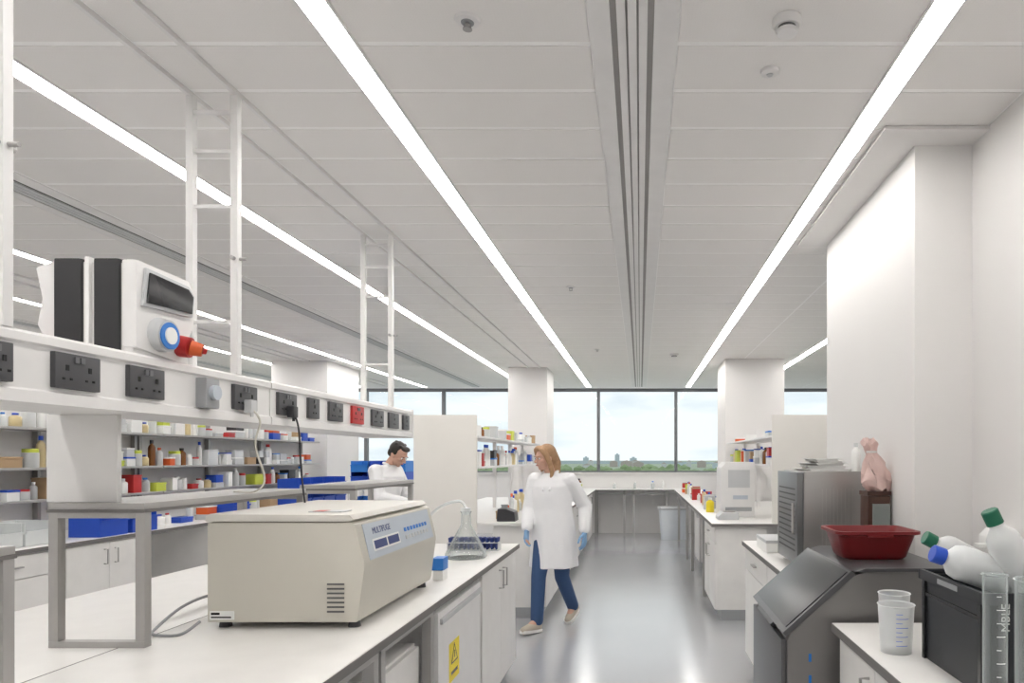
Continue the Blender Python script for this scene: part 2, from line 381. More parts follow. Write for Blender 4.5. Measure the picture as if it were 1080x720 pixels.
for Y,rz,ds in ((1.655,(2.62,2.2),'nearest the camera'),(2.61,(2.82,2.67,2.46,2.02),'second, beside the black and white instrument'),(4.235,(2.82,2.68,2.5,2.08),'farthest, at the end of the trunking')):
    t=thing('support_ladder','white ladder-like ceiling support frame rising from the trunking, '+ds,'support frame',(-1.63,Y,ZT1),0,'ceiling support frames')
    for x in (-.085,.085): MB().box(x-.014,x+.014,-.014,.014,.0,CZ-ZT1-.018).build('post',powder,t,bev=.003)
    for z in rz: MB().box(-.071,.071,-.008,.008,z-ZT1-.006,z-ZT1+.006).build('rung',powder,t)
    MB().cone((.085,-.03,.44),(.085,.03,.44),.008).cone((.1,0,.44),(.125,0,.44),.006).build('clamp',steel,t)
tag(MB().box(-1.895,-1.67,2.18,2.20,1.359,1.639).build('drop_panel',powder,bev=.002),'white upright panel between riser shelf and trunking','panel')
def riser(x0,x1,y0,y1,z,label,lw=.03,grp=None):
    t=thing('riser_shelf',label,'shelf',((x0+x1)/2,(y0+y1)/2,.9)); a=(x1-x0)/2;b=(y1-y0)/2; h=z-.9
    MB().box(-a,a,-b,b,h-.020,h).build('board',alu,t,bev=.002); MB().box(-a-.002,a+.002,-b-.002,b+.002,h-.030,h-.020).build('board_underside',edge,t)
    for yy in (-b+.002,b-lw-.002):
        m=MB(); m.box(-a,-a+lw,yy,yy+lw,.02,h-.03); m.box(a-lw,a,yy,yy+lw,.02,h-.03); m.box(-a,a,yy,yy+lw,.0,.02); m.box(-a+lw,a-lw,yy,yy+lw,h-.03-lw*.6,h-.03)
        m.build('end_frame',alu,t,bev=.002)
    return t
riser(-1.87,-1.565,2.155,3.2,1.358,'grey framed riser shelf standing left of the centrifuge')
riser(-1.87,-1.565,3.75,4.72,1.352,'grey framed riser shelf at the far end of the near worktop')
riser(-1.87,-1.50,1.15,1.64,1.29,'grey framed riser shelf at the left edge nearest the camera')
# instrument on the trunk
t=thing('power_unit','white and black instrument case with clear flap on top of the trunking','instrument',(-1.70,2.22,ZT1))
MB().prism([(-.10,.0),(.145,0),(.15,.28),(-.10,.285),(-.155,.265),(-.135,.17),(-.15,.09),(-.12,.03)],-.125,.13).build('body',powder,t,bev=.006)
for x0,x1 in ((-.092,-.008),(.03,.108)):
    MB().prism([(x0,-.001),(x1,-.001),(x1,.292),(x0,.292)],-.135,.14).build('black_band',blackm,t,bev=.008)
    MB().box((x0+x1)/2-.01,(x0+x1)/2+.01,-.06,.04,.292,.31).build('clip',black,t,bev=.004)
MB().box(.004,.018,-.137,.13,.004,.296).build('spine_rib',paper,t,bev=.004)
hd=MB().prism([(-.13,.02),(.06,.0),(.10,.03),(.115,.09),(.14,.13),(.145,.24),(.115,.285),(-.13,.29)],.112,.158,'x').build('end_housing',powder,t,bev=.008)
fm=MB().prism([(-.115,.15),(.12,.16),(.13,.235),(.10,.262),(-.10,.272)],.158,.168,'x').build('flap_frame',lgrey,hd,bev=.005)
MB().prism([(-.103,.162),(.110,.171),(.117,.23),(.092,.250),(-.09,.259)],.168,.173,'x').build('flap_window',black,fm,bev=.003)
MB().cone((.155,-.03,.075),(.19,-.03,.072),.055,.050,24).build('inlet_ring',lgrey,hd)
MB().cone((.19,-.03,.072),(.195,-.03,.072),.043,.043,24).build('inlet_face',blue2,hd)
MB().cone((.195,-.03,.072),(.199,-.03,.072),.027,.027,20).build('inlet_centre',paper,hd)
pl=thing('plug','orange industrial plug beside the blue socket of the instrument case','plug',(-1.537,2.285,ZT1+.055))
MB().cone((-.004,0,.0),(.03,0.005,-.005),.036,.034).build('collar',red,pl); MB().cone((.03,.005,-.005),(.060,.02,-.012),.026,.021).build('plug_body',orange,pl)
MB().cone((.060,.02,-.012),(.068,.028,-.014),.012,.010).build('gland',red,pl)
tag(MB().tube([(-1.84,2.02,1.835),(-1.83,2.0,1.86),(-1.81,2.02,1.862),(-1.80,2.05,1.828),(-1.77,2.07,1.828)],.009).build('lead',red),'short red lead at the left of the instrument case','cable')
def cable(pts,mt,label,r=.004):
    cu=[]; P=[Vector(p) for p in pts]
    P=[P[0]]+P+[P[-1]]
    for i in range(1,len(P)-2):
        for k in range(8):
            u=k/8; a,b,c,d=P[i-1],P[i],P[i+1],P[i+2]
            cu.append(.5*((2*b)+(c-a)*u+(2*a-5*b+4*c-d)*u*u+(3*b-a-3*c+d)*u**3))
    cu.append(P[-2]); return tag(MB().tube(cu,r).build('cable',mt),label,'cable')
ya=-XF*F/(VX-258); yb=-XF*F/(VX-303)
cable([(XF+.03,ya,1.69),(XF+.06,ya,1.64),(XF+.03,ya+.02,1.55),(XF+.05,ya+.05,1.42),(XF+.02,ya+.04,1.37),(XF-.1,ya+.1,1.366)],cream,'pale grey power cable dropping from the double socket to riser shelf')
cable([(XF+.03,yb,1.69),(XF+.05,yb,1.62),(XF+.05,yb+.03,1.4),(XF+.08,yb+.05,1.1),(XF+.06,yb+.12,.93),(XF,yb+.3,.905)],dark,'black power cable hanging from the trunking to the worktop')
for yy,mt,ds in ((ya,lgrey,'pale grey'),(yb,dark,'black')):
    pl=thing('plug',ds+' three-pin plug pushed into a trunking socket','plug',(XF+.008,yy,1.70))
    MB().box(0,.03,-.02,.02,-.025,.025).build('plug_body',mt,pl,bev=.006); MB().cone((.02,0,-.04),(.02,0,-.025),.006).build('grip',mt,pl)
# ------------------------------------------------------------------ centrifuge
t=thing('centrifuge','large cream benchtop centrifuge with sloping control panel','centrifuge',(-1.25,2.80,.9))
hx=.265
prof=[(-hx,.025),(hx-.008,.025),(hx-.002,.045),(hx+.020,.215),(hx+.020,.235),(hx-.012,.368),(hx-.025,.375),(-hx,.375)]
MB().prism(prof,-.41,.43).build('housing',cream,t,bev=.006)
ld=MB().prism([(-hx-.005,.378),(hx-.030,.378),(hx-.015,.386),(hx-.03,.402),(-hx+.01,.405),(-hx-.005,.398)],-.415,.40).build('lid',cream2,t,bev=.005)
MB().box(.05,.17,-.33,-.24,.4035,.4065).build('label_plate',lgrey,ld); MB().box(.06,.10,-.32,-.26,.4065,.4072).build('red_label',red,ld)
p0=Vector((hx+.020,0,.235)); p1=Vector((hx-.012,0,.368)); dv=(p1-p0); L=dv.length; u=dv.normalized(); nrm=Vector((u.z,0,-u.x))
Mx=Matrix(((0,u.x,nrm.x,p0.x),(1,u.y,nrm.y,0),(0,u.z,nrm.z,p0.z),(0,0,0,1)))
cp=MB().box(-.36,.38,-.0,L-.006,0,.003,Mx).build('control_panel',offblue,t)
MB().box(-.31,-.04,.025,.07,.003,.005,Mx).build('display_frame',paper,cp)
MB().box(-.30,-.18,.032,.063,.005,.006,Mx).build('display',navy,cp)
MB().box(-.165,-.05,.032,.063,.005,.006,Mx).build('display',navy,cp)
for i in range(8):
    for j in range(2): put(('btn',i,j),lambda: MB().box(.03+i*.038,.05+i*.038,.03+j*.032,.046+j*.032,.003,.006,Mx).mesh('button',blue2 if j else lgrey),'button',cp)
tx=text('MULTIFUGE',.034,navy,cp,Mx@Vector((-.2,.098,.0035)),Mx.to_euler())
m=MB()
for i in range(7): m.box(.155,.215,-.4125,-.409,.06+i*.016,.066+i*.016)
m.build('vent',slotd,t)
lb=MB().box(-.255,-.17,-.4125,-.4095,.035,.065).build('type_label',paper,t)
MB().box(-.25,-.22,-.4135,-.4124,.052,.06).build('label_print',black,lb)
MB().box(-.25,-.18,-.4135,-.4124,.041,.046).build('label_print',black,lb)
for x in (-.23,.23):
    for y in (-.36,.38): MB().cone((x,y,0),(x,y,.026),.022,.018).build('foot',dark,t)
cable([(-1.515,2.6,.96),(-1.56,2.5,1.0),(-1.62,2.42,.975),(-1.67,2.36,.915),(-1.64,2.30,.906),(-1.55,2.30,.906),(-1.535,2.38,.93)],grey,'grey cable looping out of the centrifuge side',.005)
def flask(loc,r,h,label):
    t=thing('conical_flask',label,'flask',loc)
    MB().lathe([(r*.93,0),(r,.008),(r*.97,.03),(r*.24,h*.72),(r*.22,h*.95),(r*.28,h),(r*.22,h-.002)],n=32).build('glass_body',glass,t)
    MB().lathe([(r*.2,h-.02),(r*.24,h+.02),(r*.1,h+.022)],n=20).build('stopper',clear,t)
    return t
flask((-1.05,4.12,.9),.125,.28,'large glass conical flask beside the blue tube rack')
cable([(-1.05,4.12,1.20),(-1.09,4.12,1.24),(-1.2,4.14,1.21),(-1.3,4.18,1.13),(-1.36,4.2,1.0),(-1.38,4.2,.91)],clear,'clear rubber tube arching from the conical flask',.009)
def tuberack(loc,nx,ny,label,bm_=blue2,tm=navy,grp=None,rz=0):
    t=thing('tube_rack',label,'tube rack',loc,rz,grp); s=.03
    m=MB(); m.box(-nx*s/2,nx*s/2,-ny*s/2,ny*s/2,.05,.056); m.box(-nx*s/2,nx*s/2,-ny*s/2,ny*s/2,0,.006); m.box(-nx*s/2,-nx*s/2+.004,-ny*s/2,ny*s/2,.006,.05); m.box(nx*s/2-.004,nx*s/2,-ny*s/2,ny*s/2,.006,.05)
    m.build('rack',bm_,t)
    for i in range(nx):
        for j in range(ny):
            put(('tube',tm.name),lambda: MB().lathe([(.002,.007),(.010,.02),(.010,.07)],n=10).mesh('tube',tm),'tube',t,((i-nx/2+.5)*s,(j-ny/2+.5)*s,0))
            put(('tubecap',tm.name),lambda: MB().lathe([(.012,.07),(.012,.085)],n=10).mesh('cap',tm),'tube_cap',t,((i-nx/2+.5)*s,(j-ny/2+.5)*s,0))
    return t
tuberack((-1.08,4.45,.9),11,3,'pale rack full of dark blue capped tubes behind the conical flask',lgrey,navy)
def box_thing(name,label,cat,loc,sx,sy,sz,mt,lidm=None,group=None,rz=0,lh=.02):
    t=thing(name,label,cat,loc,rz,group)
    if lidm is None: lidm=mt
    MB().box(-sx/2,sx/2,-sy/2,sy/2,0,sz-lh).build('body',mt,t,bev=.004)
    MB().box(-sx/2-.003,sx/2+.003,-sy/2-.003,sy/2+.003,sz-lh,sz).build('lid',lidm,t,bev=.003); return t
box_thing('tip_box','small blue and white carton just beyond the centrifuge','box',(-.99,3.38,.9),.05,.08,.11,paper,blue2,lh=.06)
# ------------------------------------------------------------------ bottles
def bottle(loc,r,h,bm_,cm,label,cat='bottle',group=None,d=None,name='bottle'):
    t=thing(name,label,cat,loc,0,group); k=(round(r,3),round(h,3))
    put(('b',k,bm_.name),lambda: MB().lathe([(r*.92,0),(r,.006),(r,h*.66),(r*.9,h*.74),(r*.42,h*.83),(r*.40,h*.9)],n=18).mesh('body',bm_),'body',t)
    put(('c',k,cm.name),lambda: MB().lathe([(r*.5,h*.86),(r*.5,h*.99),(r*.44,h)],n=18).mesh('cap',cm),'cap',t)
    if d is not None: t.rotation_euler=Vector((0,0,1)).rotation_difference(Vector(d).normalized()).to_euler()
    return t
def jar(loc,r,h,bm_,cm,label,group=None):
    t=thing('jar',label,'jar',loc,0,group); k=(round(r,3),round(h,3))
    put(('jb',k,bm_.name),lambda: MB().lathe([(r*.95,0),(r,.005),(r,h*.78),(r*.9,h*.82)],n=18).mesh('body',bm_),'body',t)
    put(('jc',k,cm.name),lambda: MB().lathe([(r*.96,h*.8),(r*.96,h*.98),(r*.9,h)],n=18).mesh('lid',cm),'lid',t)
    return t
BK=[(clear,blue2,'clear plastic bottle with blue cap'),(paper,red,'white plastic bottle with red cap'),(paper,paper,'plain white plastic bottle'),(amber,dark,'brown glass bottle with black cap'),(paper,blue,'white plastic bottle with blue cap'),(clear,orange,'clear bottle with orange cap'),(lgrey,paper,'grey bottle with white cap'),(clear,paper,'clear bottle with white cap'),(liquid,blue,'bottle of yellowish liquid with blue cap')]
JK=[(clear,paper,'clear jar with white lid'),(paper,paper,'white tub with white lid'),(paper,orange,'white tub with orange lid'),(clear,lime,'clear jar with lime lid'),(clear,red,'clear jar with red lid')]
BX=[(paper,blue,'white box with blue lid'),(blue,blue,'blue plastic box'),(card,card,'small cardboard carton'),(orange,paper,'orange box with white lid'),(lgrey,lgrey,'grey plastic box'),(clear,lgrey,'translucent box with grey lid'),(dark,dark,'black plastic box'),(lime,lime,'lime green box'),(red,red,'red plastic box'),(paper,paper,'white carton'),(lgrey,paper,'grey box with white lid'),(clear,blue2,'translucent box with blue lid')]
def fill(x,y0,y1,z,where,group,step=.13,hmax=.24,jx=.04,pb=.6,skip=.1):
    y=y0
    while y<y1:
        st=step
        if random.random()>skip:
            xx=x+random.uniform(-jx,jx); q=random.random()
            if q<pb*.65:
                k=random.choice(BK); r=random.choice((.025,.03,.038,.045)); h=min(hmax,random.choice((.1,.13,.17,.2,.24)))
                bottle((xx,y,z),r,h,k[0],k[1],k[2]+' '+where,group=group+', '+k[2])
            elif q<pb:
                k=random.choice(JK); r=random.choice((.035,.045,.052)); h=min(hmax,random.choice((.08,.11,.14)))
                jar((xx,y,z),r,h,k[0],k[1],k[2]+' '+where,group+', '+k[2])
            else:
                k=random.choice(BX); sy=random.choice((.07,.1,.13,.17)); h=min(hmax,random.choice((.05,.08,.12,.16))); st=max(step,sy+.05)
                box_thing('storage_box',k[2]+' '+where,'box',(xx,y+max(0,sy/2-.05),z),.12,sy,h,k[0],k[1],group+', '+k[2],lh=.015)
                if h<.1 and hmax>.15 and random.random()<.7:
                    k=random.choice(BX); box_thing('storage_box',k[2]+' '+where,'box',(xx,y+max(0,sy/2-.05),z+h),.11,sy*.9,min(.08,hmax-h),k[0],k[1],group+', '+k[2],lh=.012)
        y+=st*random.uniform(.85,1.15)
def shelving(x0,x1,y0,y1,zs,label,post=alu,nb=4,top=1.95,xp=None,bmt=alu,base=.9,back=None):
    t=thing('shelving',label,'shelving',((x0+x1)/2,y0,base)); a=(x1-x0)/2; L=y1-y0; xp=0 if xp is None else xp
    for i in range(nb):
        y=.02+i*(L-.04)/(nb-1); MB().box(xp-.02,xp+.02,y-.015,y+.015,0,top-base).build('upright',post,t)
    for z in zs: MB().box(-a,a,0,L,z-base-.02,z-base).build('shelf_board',bmt,t,bev=.002)
    if back: MB().box(-a-.03,-a-.01,0,L,0,top-base).build('back_panel',back,t)
    return t
# --- second bench row (left)
t=worktop(rect(-5.6,-4.05,3.2,6.44),'near white worktop of the second bench row on the left'); edging(t,-4.05,3.2,6.44,1)
t=worktop(rect(-5.6,-4.05,6.46,9.7),'far white worktop of the second bench row on the left'); edging(t,-4.05,6.46,9.7,1)
ords=['first','second','third','fourth','fifth','last']
for i,a in enumerate((3.22,4.03,4.84,6.5,7.6,8.85)):
    c=cabinet(-4.07,a,a+.8,1,['white two-door','white single-drawer'][i%2]+' cabinet in the second bench row, %s from the near end'%ords[i],depth=.7,doors=2-(i%2),drawer=bool(i%2))
    if i==3: MB().box(.0,.002,-.2,-.02,.6,.75).build('yellow_sticker',yellow,[ch for ch in c.children if ch.name.startswith('door')][0])
zs=(1.19,1.43,1.73)
shelving(-4.78,-4.5,3.3,6.44,zs,'near metal shelving loaded with bottles on the second bench row',steel,4,2.0,-.12,back=powder)
shelving(-4.78,-4.5,6.46,9.6,zs,'far metal shelving loaded with bottles on the second bench row',steel,4,2.0,-.12,back=powder)
for zi,z in enumerate(zs):
    wn='on the %s shelf of the second bench row'%['lower','middle','upper'][zi]; gn='bottles and boxes on the %s far shelf'%['lower','middle','upper'][zi]
    fill(-4.57,3.9,9.4,z,wn,gn,step=.108,hmax=(.21,.26,.24)[zi],jx=.01,skip=.03)
def bin_(loc,sx,sy,sz,mt,label,group,rz=0):
    t=thing('storage_bin',label,'bin',loc,rz,group)
    def mk():
        m=MB(); w=.006
        m.box(-sx/2,sx/2,-sy/2,sy/2,0,w); m.box(-sx/2,-sx/2+w,-sy/2,sy/2,w,sz); m.box(sx/2-w,sx/2,-sy/2,sy/2,w,sz*.6); m.box(-sx/2+w,sx/2-w,-sy/2,-sy/2+w,w,sz); m.box(-sx/2+w,sx/2-w,sy/2-w,sy/2,w,sz)
        return m.mesh('tub',mt)
    put(('bin',sx,sy,sz,mt.name),mk,'tub',t)
    put(('binl',sx,sy,sz,mt.name),lambda: MB().box(sx/2,sx/2+.012,-sy/2,sy/2,sz*.55,sz*.6+.006).mesh('lip',mt),'lip',t)
for i in range(4):
    for j in range(2):
        bin_((-4.2,8.3+i*.33,.9+j*.18),.26,.3,.17,blue,'blue open storage bin in the stacked block at the far end of second bench row','stacked blue bins')
for y in (5.3,5.63,7.0): bin_((-4.2,y,.9),.24,.28,.2,blue,'blue open bin on the second bench worktop','blue bins on the second bench')
for i in range(5): bin_((-4.3,3.7+i*.26,.9),.28,.24,.16,clear,'clear plastic bin at the near end of the second bench','clear bins on the second bench')
fill(-4.32,5.95,6.8,.9,'on the second bench worktop','clutter on the second bench',step=.13,jx=.05)
fill(-4.32,7.25,8.05,.9,'on the second bench worktop','clutter on the second bench',step=.13,jx=.05)
# trolley with blue bins
t=thing('trolley','white steel trolley of blue bins behind the dark-haired man','trolley',(-3.32,8.85,0))
for x in (-.36,.36):
    for y in (-.22,.22): MB().box(x-.012,x+.012,y-.012,y+.012,.08,1.16).build('post',powder,t); MB().cone((x-.012,y,.04),(x+.012,y,.04),.04,.04,18).build('castor',dark,t)
for z in (.2,.7,1.16): MB().box(-.38,.38,-.24,.24,z,z+.02).build('deck',powder,t)
for z,zn in ((.722,'middle'),(1.182,'top')):
    for i in range(3):
        for j in range(2): bin_((-3.56+i*.24,8.83,z+j*.142),.36,.215,.14,blue2 if (i+j)%2 else blue,'blue open bin on the %s deck of the white trolley'%zn,'blue bins on the trolley, %s deck'%zn,rz=R(-90))
# third row, left wall storage
shelving(-8.9,-8.5,2.0,12.5,(.3,.75,1.2,1.65,2.05),'tall white storage shelving along the left wall',powder,9,2.2,0,powder,0)
for z in (.3,.75,1.2,1.65): fill(-8.7,6.0,12.3,z,'on the left wall shelving','stock on the left wall shelving',step=.6,hmax=.24)
t=worktop(rect(-7.6,-6.9,3.0,9.0),'white worktop of the third bench row at the far left')
for i in range(5): cabinet(-6.95,3.1+i*1.15,3.1+i*1.15+1.1,1,'white cabinet of the far left bench row, %s from the near end'%['first','second','third','fourth','last'][i],depth=.6,doors=2)
# --- bench 2 behind (left of aisle)
t=worktop([(-2.35,6.35),(-.85,6.35),(-.85,12.99),(-1.41,12.99),(-1.41,10.45),(-2.35,10.45)],'white worktop of the bench behind the walking woman'); edging(t,-.85,6.35,12.99,1)
for i in range(5):
    a=6.4+i*1.3; cabinet(-.88,a,a+1.0,1,'white cabinet under the bench behind the woman, %s from the near end'%['first','second','third','fourth','last'][i],depth=.5,doors=2)
tag(MB().box(-2.09,-1.51,6.30,6.335,0,1.9).build('end_panel',panelw,bev=.003),'tall cream end panel of the bench behind the woman','panel')
shelving(-1.85,-1.5,6.36,10.3,(1.42,1.71),'white shelving behind the cream end panel',powder,5,1.85,-.1,powder)
fill(-1.60,6.5,10.1,1.42,'on the lower shelf behind the cream end panel','lower shelf items',step=.12,hmax=.22,jx=.01)
fill(-1.60,6.5,10.1,1.71,'on the upper shelf behind the cream end panel','upper shelf items',step=.2,hmax=.13,pb=.3,jx=.01)
fill(-1.35,6.75,12.8,.9,'on the worktop behind the woman','worktop items behind the woman',step=.12,jx=.04)
fill(-1.10,7.0,12.8,.9,'near the worktop edge behind the woman','edge items behind the woman',step=.22,jx=.04,hmax=.2)
t=thing('vortex_mixer','low dark bench mixer with grey head on the bench left of the woman','mixer',(-1.27,6.55,.9))
MB().prism([(-.09,0),(.09,0),(.08,.09),(.0,.12),(-.08,.12)],-.09,.09).build('housing',dark,t,bev=.01); MB().lathe([(.035,.118),(.03,.14),(.036,.155)],c=(-.03,0,0)).build('head',grey,t)
tuberack((-1.0,6.6,.9),4,3,'blue rack of navy tubes at the corner of the bench behind the woman',blue2,navy)
# --- back bench
t=worktop(rect(-2.35,.65,13.0,13.68),'white worktop running under the windows'); 
MB().box(-2.35,.65,12.997,13.0,-.03,-.002).build('edge_strip',edge,t)
t=thing('bench_frame','grey leg frame under the window bench','bench frame',(-.1,13.1,0))
for x in (-.75,-.2,-.02,.62): MB().box(x-.02,x+.02,-.02,.02,0,.868).build('leg',alu,t)
MB().box(-.75,.62,-.02,.02,.80,.83).build('rail',alu,t)
t=thing('bench_frame','grey rear rail under the window bench','bench frame',(-.1,13.6,0))
for x in (-.75,.62): MB().box(x-.02,x+.02,-.02,.02,0,.868).build('leg',alu,t)
for y,r,h,k in ((-2.0,.05,.2,BK[0]),(-1.6,.05,.25,BK[2]),(-1.2,.05,.2,BK[3]),(-.5,.035,.12,BK[7]),(-.1,.03,.14,BK[7]),(.25,.04,.15,BK[0]),(.45,.03,.16,BK[2])):
    bottle((y,13.4,.9),r,h,k[0],k[1],k[2]+' on the bench under the windows',group='bottles under the windows, '+k[2])
t=thing('waste_bin','pale translucent waste bin under the window bench','bin',(.62-.0,12.7,0))
def rr(x,y,r=.05,n=5):
    out=[]
    for cx,cy,a0 in ((x-r,y-r,0),(-x+r,y-r,90),(-x+r,-y+r,180),(x-r,-y+r,270)):
        for i in range(n): a=R(a0+90*i/(n-1)); out.append((cx+r*math.cos(a),cy+r*math.sin(a)))
    return out
MB().rings([[(x,y,z) for x,y in rr(a,b)] for a,b,z in ((.23,.14,0),(.27,.18,.56),(.255,.165,.56),(.22,.13,.01))]).build('tub',binm,t)
MB().rings([[(x,y,z) for x,y in rr(a,b)] for a,b,z in ((.285,.19,.55),(.29,.2,.58),(.27,.18,.60),(.265,.175,.56))]).build('rim',lgrey,t)
# --- right bench 2
t=worktop([(.66,6.25),(2.3,6.25),(2.3,9.5),(1.18,9.5),(1.18,13.68),(.66,13.68)],'white worktop of the bench right of the aisle before the window'); edging(t,.66,6.25,13.0,-1)
MB().box(.66,2.3,6.247,6.25,-.03,-.002).build('edge_strip_end',edge,t)
cabinet(.69,6.3,7.3,-1,'white drawer cabinet at the near end of the bench before the window',depth=.48,doors=2,drawer=True)
cabinet(.80,9.2,10.0,-1,'white cabinet set back under the middle of the right bench',depth=.37,doors=1)
legs(.68,1.17,7.4,9.1,'grey frame under the right bench beside the drawer cabinet')
legs(.68,1.17,10.1,12.3,'grey frame under the right bench near the window')
tag(MB().box(1.216,1.82,6.28,6.315,.901,1.9).build('end_panel',panelw,bev=.003),'tall cream end panel beside the white pier','panel')
shelving(1.2,1.55,6.33,9.45,(1.44,1.71),'white shelving on the right bench behind the end panel',powder,4,1.85,.08,powder)
fill(1.28,6.5,9.3,1.44,'on the lower right-hand shelf','lower right shelf items',step=.22,hmax=.18,jx=.01)
fill(1.28,6.5,9.3,1.71,'on the upper right-hand shelf','upper right shelf items',step=.7,hmax=.06,pb=.1,jx=.01)
fill(.85,8.0,12.8,.9,'on the worktop right of the aisle','items on the right worktop',step=.15,jx=.06,hmax=.2)
t=thing('analyser','white upright analyser with dark slot on the right bench','instrument',(1.0,7.15,.9))
MB().prism([(-.18,0),(.17,0),(.17,.56),(-.12,.56),(-.17,.50)],-.18,.25).build('body',powder,t,bev=.008)
MB().box(-.10,.12,-.184,-.18,.30,.48).build('screen',lgrey,t); MB().box(-.13,.14,-.186,-.18,.06,.10).build('tray_slot',grey,t,bev=.003)
MB().box(-.05,.1,-.184,-.18,.18,.22).build('blue_badge',offblue,t)
t=thing('balance','grey laboratory balance near the aisle edge on the right bench','balance',(.86,6.75,.9))
MB().prism([(-.1,0),(.1,0),(.1,.07),(-.06,.07),(-.1,.03)],-.12,.12).build('base',lgrey,t,bev=.005); MB().lathe([(.06,.07),(.06,.078)],c=(.02,0,0)).build('pan',steel,t)
bottle((.78,7.6,.9),.045,.16,yellow,paper,'yellow bottle with white cap on the right bench edge')
# --- right bench 1 (behind ice machine)
t=worktop(rect(.745,1.21,3.25,4.97),'white worktop behind the ice machine'); edging(t,.745,3.25,4.97,-1)
for i in range(2): cabinet(.765,3.27+i*.85,3.27+i*.85+.84,-1,'white cabinet behind the ice machine, %s one'%['near','far'][i],depth=.42,doors=1,drawer=True)
t=thing('incubator','grey steel benchtop incubator with dark front','incubator',(1.02,3.86,.9))
MB().box(-.155,.165,-.26,.26,.02,.53).build('cabinet',steel,t,bev=.008)
d=MB().box(-.19,-.155,-.255,.255,.03,.525).build('door',ovenf,t,bev=.006)
m=MB()
for i in range(12): m.box(-.1915,-.19,-.2,.2,.10+i*.03,.108+i*.03)
m.build('louvre',dark,d); MB().cone((-.205,-.22,.2),(-.205,-.22,.36),.008).build('handle',alu,d)
m=MB()
for i in range(9): m.box(-.06+i*.02,-.056+i*.02,-.262,-.26,.08,.44)
m.build('side_rib',alu,t)
for x in (-.13,.14):
    for y in (-.22,.22): MB().cone((x,y,0),(x,y,.021),.015).build('foot',dark,t)
z=1.43
for i,(dx,sx,sy,h,rz) in enumerate(((.0,.24,.3,.014,.05),(.01,.22,.26,.016,-.12),(.0,.18,.22,.014,.2),(.02,.16,.2,.012,.0),(.0,.15,.18,.012,.1))):
    t=thing('plastic_tray','white shallow tray in the pile on the incubator, %s'%['bottom one','second from bottom','third from bottom','fourth from bottom','topmost'][i],'tray',(1.01+dx,3.80,z),rz)
    MB().prism([(-sx/2+.02,0),(sx/2-.02,0),(sx/2,h),(-sx/2,h)],-sy/2,sy/2).build('dish',paper,t,bev=.003); MB().box(-sx/2-.006,sx/2+.006,-sy/2-.006,sy/2+.006,h-.003,h).build('rim',paper,t); z+=h
t=thing('carton','dark brown upright container between incubator and pier','container',(1.15,3.34,.9)); MB().box(-.055,.055,-.06,.06,0,.42).build('body',brown,t,bev=.012); MB().box(-.057,.057,-.062,.062,.42,.44).build('lid',brown,t)
t=thing('plastic_bag','crumpled translucent pink bag sagging over the brown container','bag',(1.145,3.33,1.34))
rs=[]; rnd=random.Random(3)
for z_,r,cx in ((0,.045,.012),(.015,.062,.014),(.05,.068,.012),(.09,.058,.006),(.13,.044,-.004),(.165,.032,-.012),(.19,.022,-.018),(.205,.026,-.020),(.23,.036,-.026),(.25,.022,-.03)):
    rs.append([(cx+math.cos(a)*r*(1+.26*math.sin(5*a+z_*50)+rnd.uniform(-.14,.14)),math.sin(a)*r*(.75+.24*math.sin(4*a+2+z_*40)),z_+.012*math.sin(5*a)) for a in [2*math.pi*k/32 for k in range(32)]])
MB().rings(rs).build('bag_body',pink,t); MB().lathe([(.026,.186),(.026,.195)],c=(-.018,0,0)).build('tie',paper,t)
bottle((1.15,3.635,1.43),.024,.15,paper,clear,'small white squeeze bottle beside the pink bag',name='wash_bottle')
box_thing('instrument_box','low white instrument box on the worktop behind the ice machine','box',(.9,4.5,.9),.2,.35,.08,paper,lgrey)
# --- ice machine
t=thing('ice_machine','grey stainless ice machine with sloping black lid','ice machine',(0,2.87,0))
MB().prism([(.55,.06),(.55,.82),(.56,.845),(.80,1.06),(.84,1.075),(1.16,1.075),(1.16,.06)],-.32,.33).build('body',steelm,t,bev=.006)
MB().prism([(.80,1.076),(.84,1.09),(1.17,1.09),(1.17,1.076)],-.33,.34).build('top_plate',steeld,t,bev=.003)
ux=Vector((.24,0,.215)).normalized(); nn=Vector((-ux.z,0,ux.x)); o=Vector((.553,0,.842))
Ml=Matrix(((ux.x,0,nn.x,o.x),(0,1,0,0),(ux.z,0,nn.z,o.z),(0,0,0,1)))
l=MB().box(-.012,.335,-.33,.34,0,.022,Ml).build('lid',steeld,t,bev=.004)
MB().box(.012,.322,-.312,.322,.022,.026,Ml).build('lid_panel',mat('lid_black',(.035,.036,.038),.3),l,bev=.002); MB().box(-.03,-.006,-.15,.16,.002,.02,Ml).build('handle',dark,l,bev=.004)
MB().box(.53,.55,-.31,.32,.08,.82).build('front_panel',steeld,t,bev=.003)
m=MB()
for i in range(8): m.box(.524,.53,-.2,.2,.15+i*.02,.158+i*.02)
m.build('grille',dark,t)
for (x,z_) in ((.63,.74),(.63,.66),(.92,.97),(.95,.85)): MB().box(x,x+.01,-.3215,-.3195,z_,z_+.03).build('film_print',blue2,t)
for x in (.6,1.1):
    for y in (-.27,.28): MB().cone((x,y,0),(x,y,.062),.02).build('foot',dark,t)
t=thing('wash_tub','dark red plastic tub on top of the ice machine','tub',(.955,2.85,1.09))
MB().rings([[(x,y,z) for x,y in rr(a,b,.04)] for a,b,z in ((.12,.09,0),(.13,.10,.01),(.155,.125,.10),(.172,.14,.105),(.172,.14,.117),(.158,.126,.117),(.148,.118,.105),(.12,.09,.012))]).build('tub_body',redtub,t)
MB().box(-.05,.05,-.148,-.14,.095,.105).build('lip',redtub,t)
t=thing('acrylic_panel','small grey acrylic panel standing at the back of the ice machine','panel',(1.13,3.14,1.09))
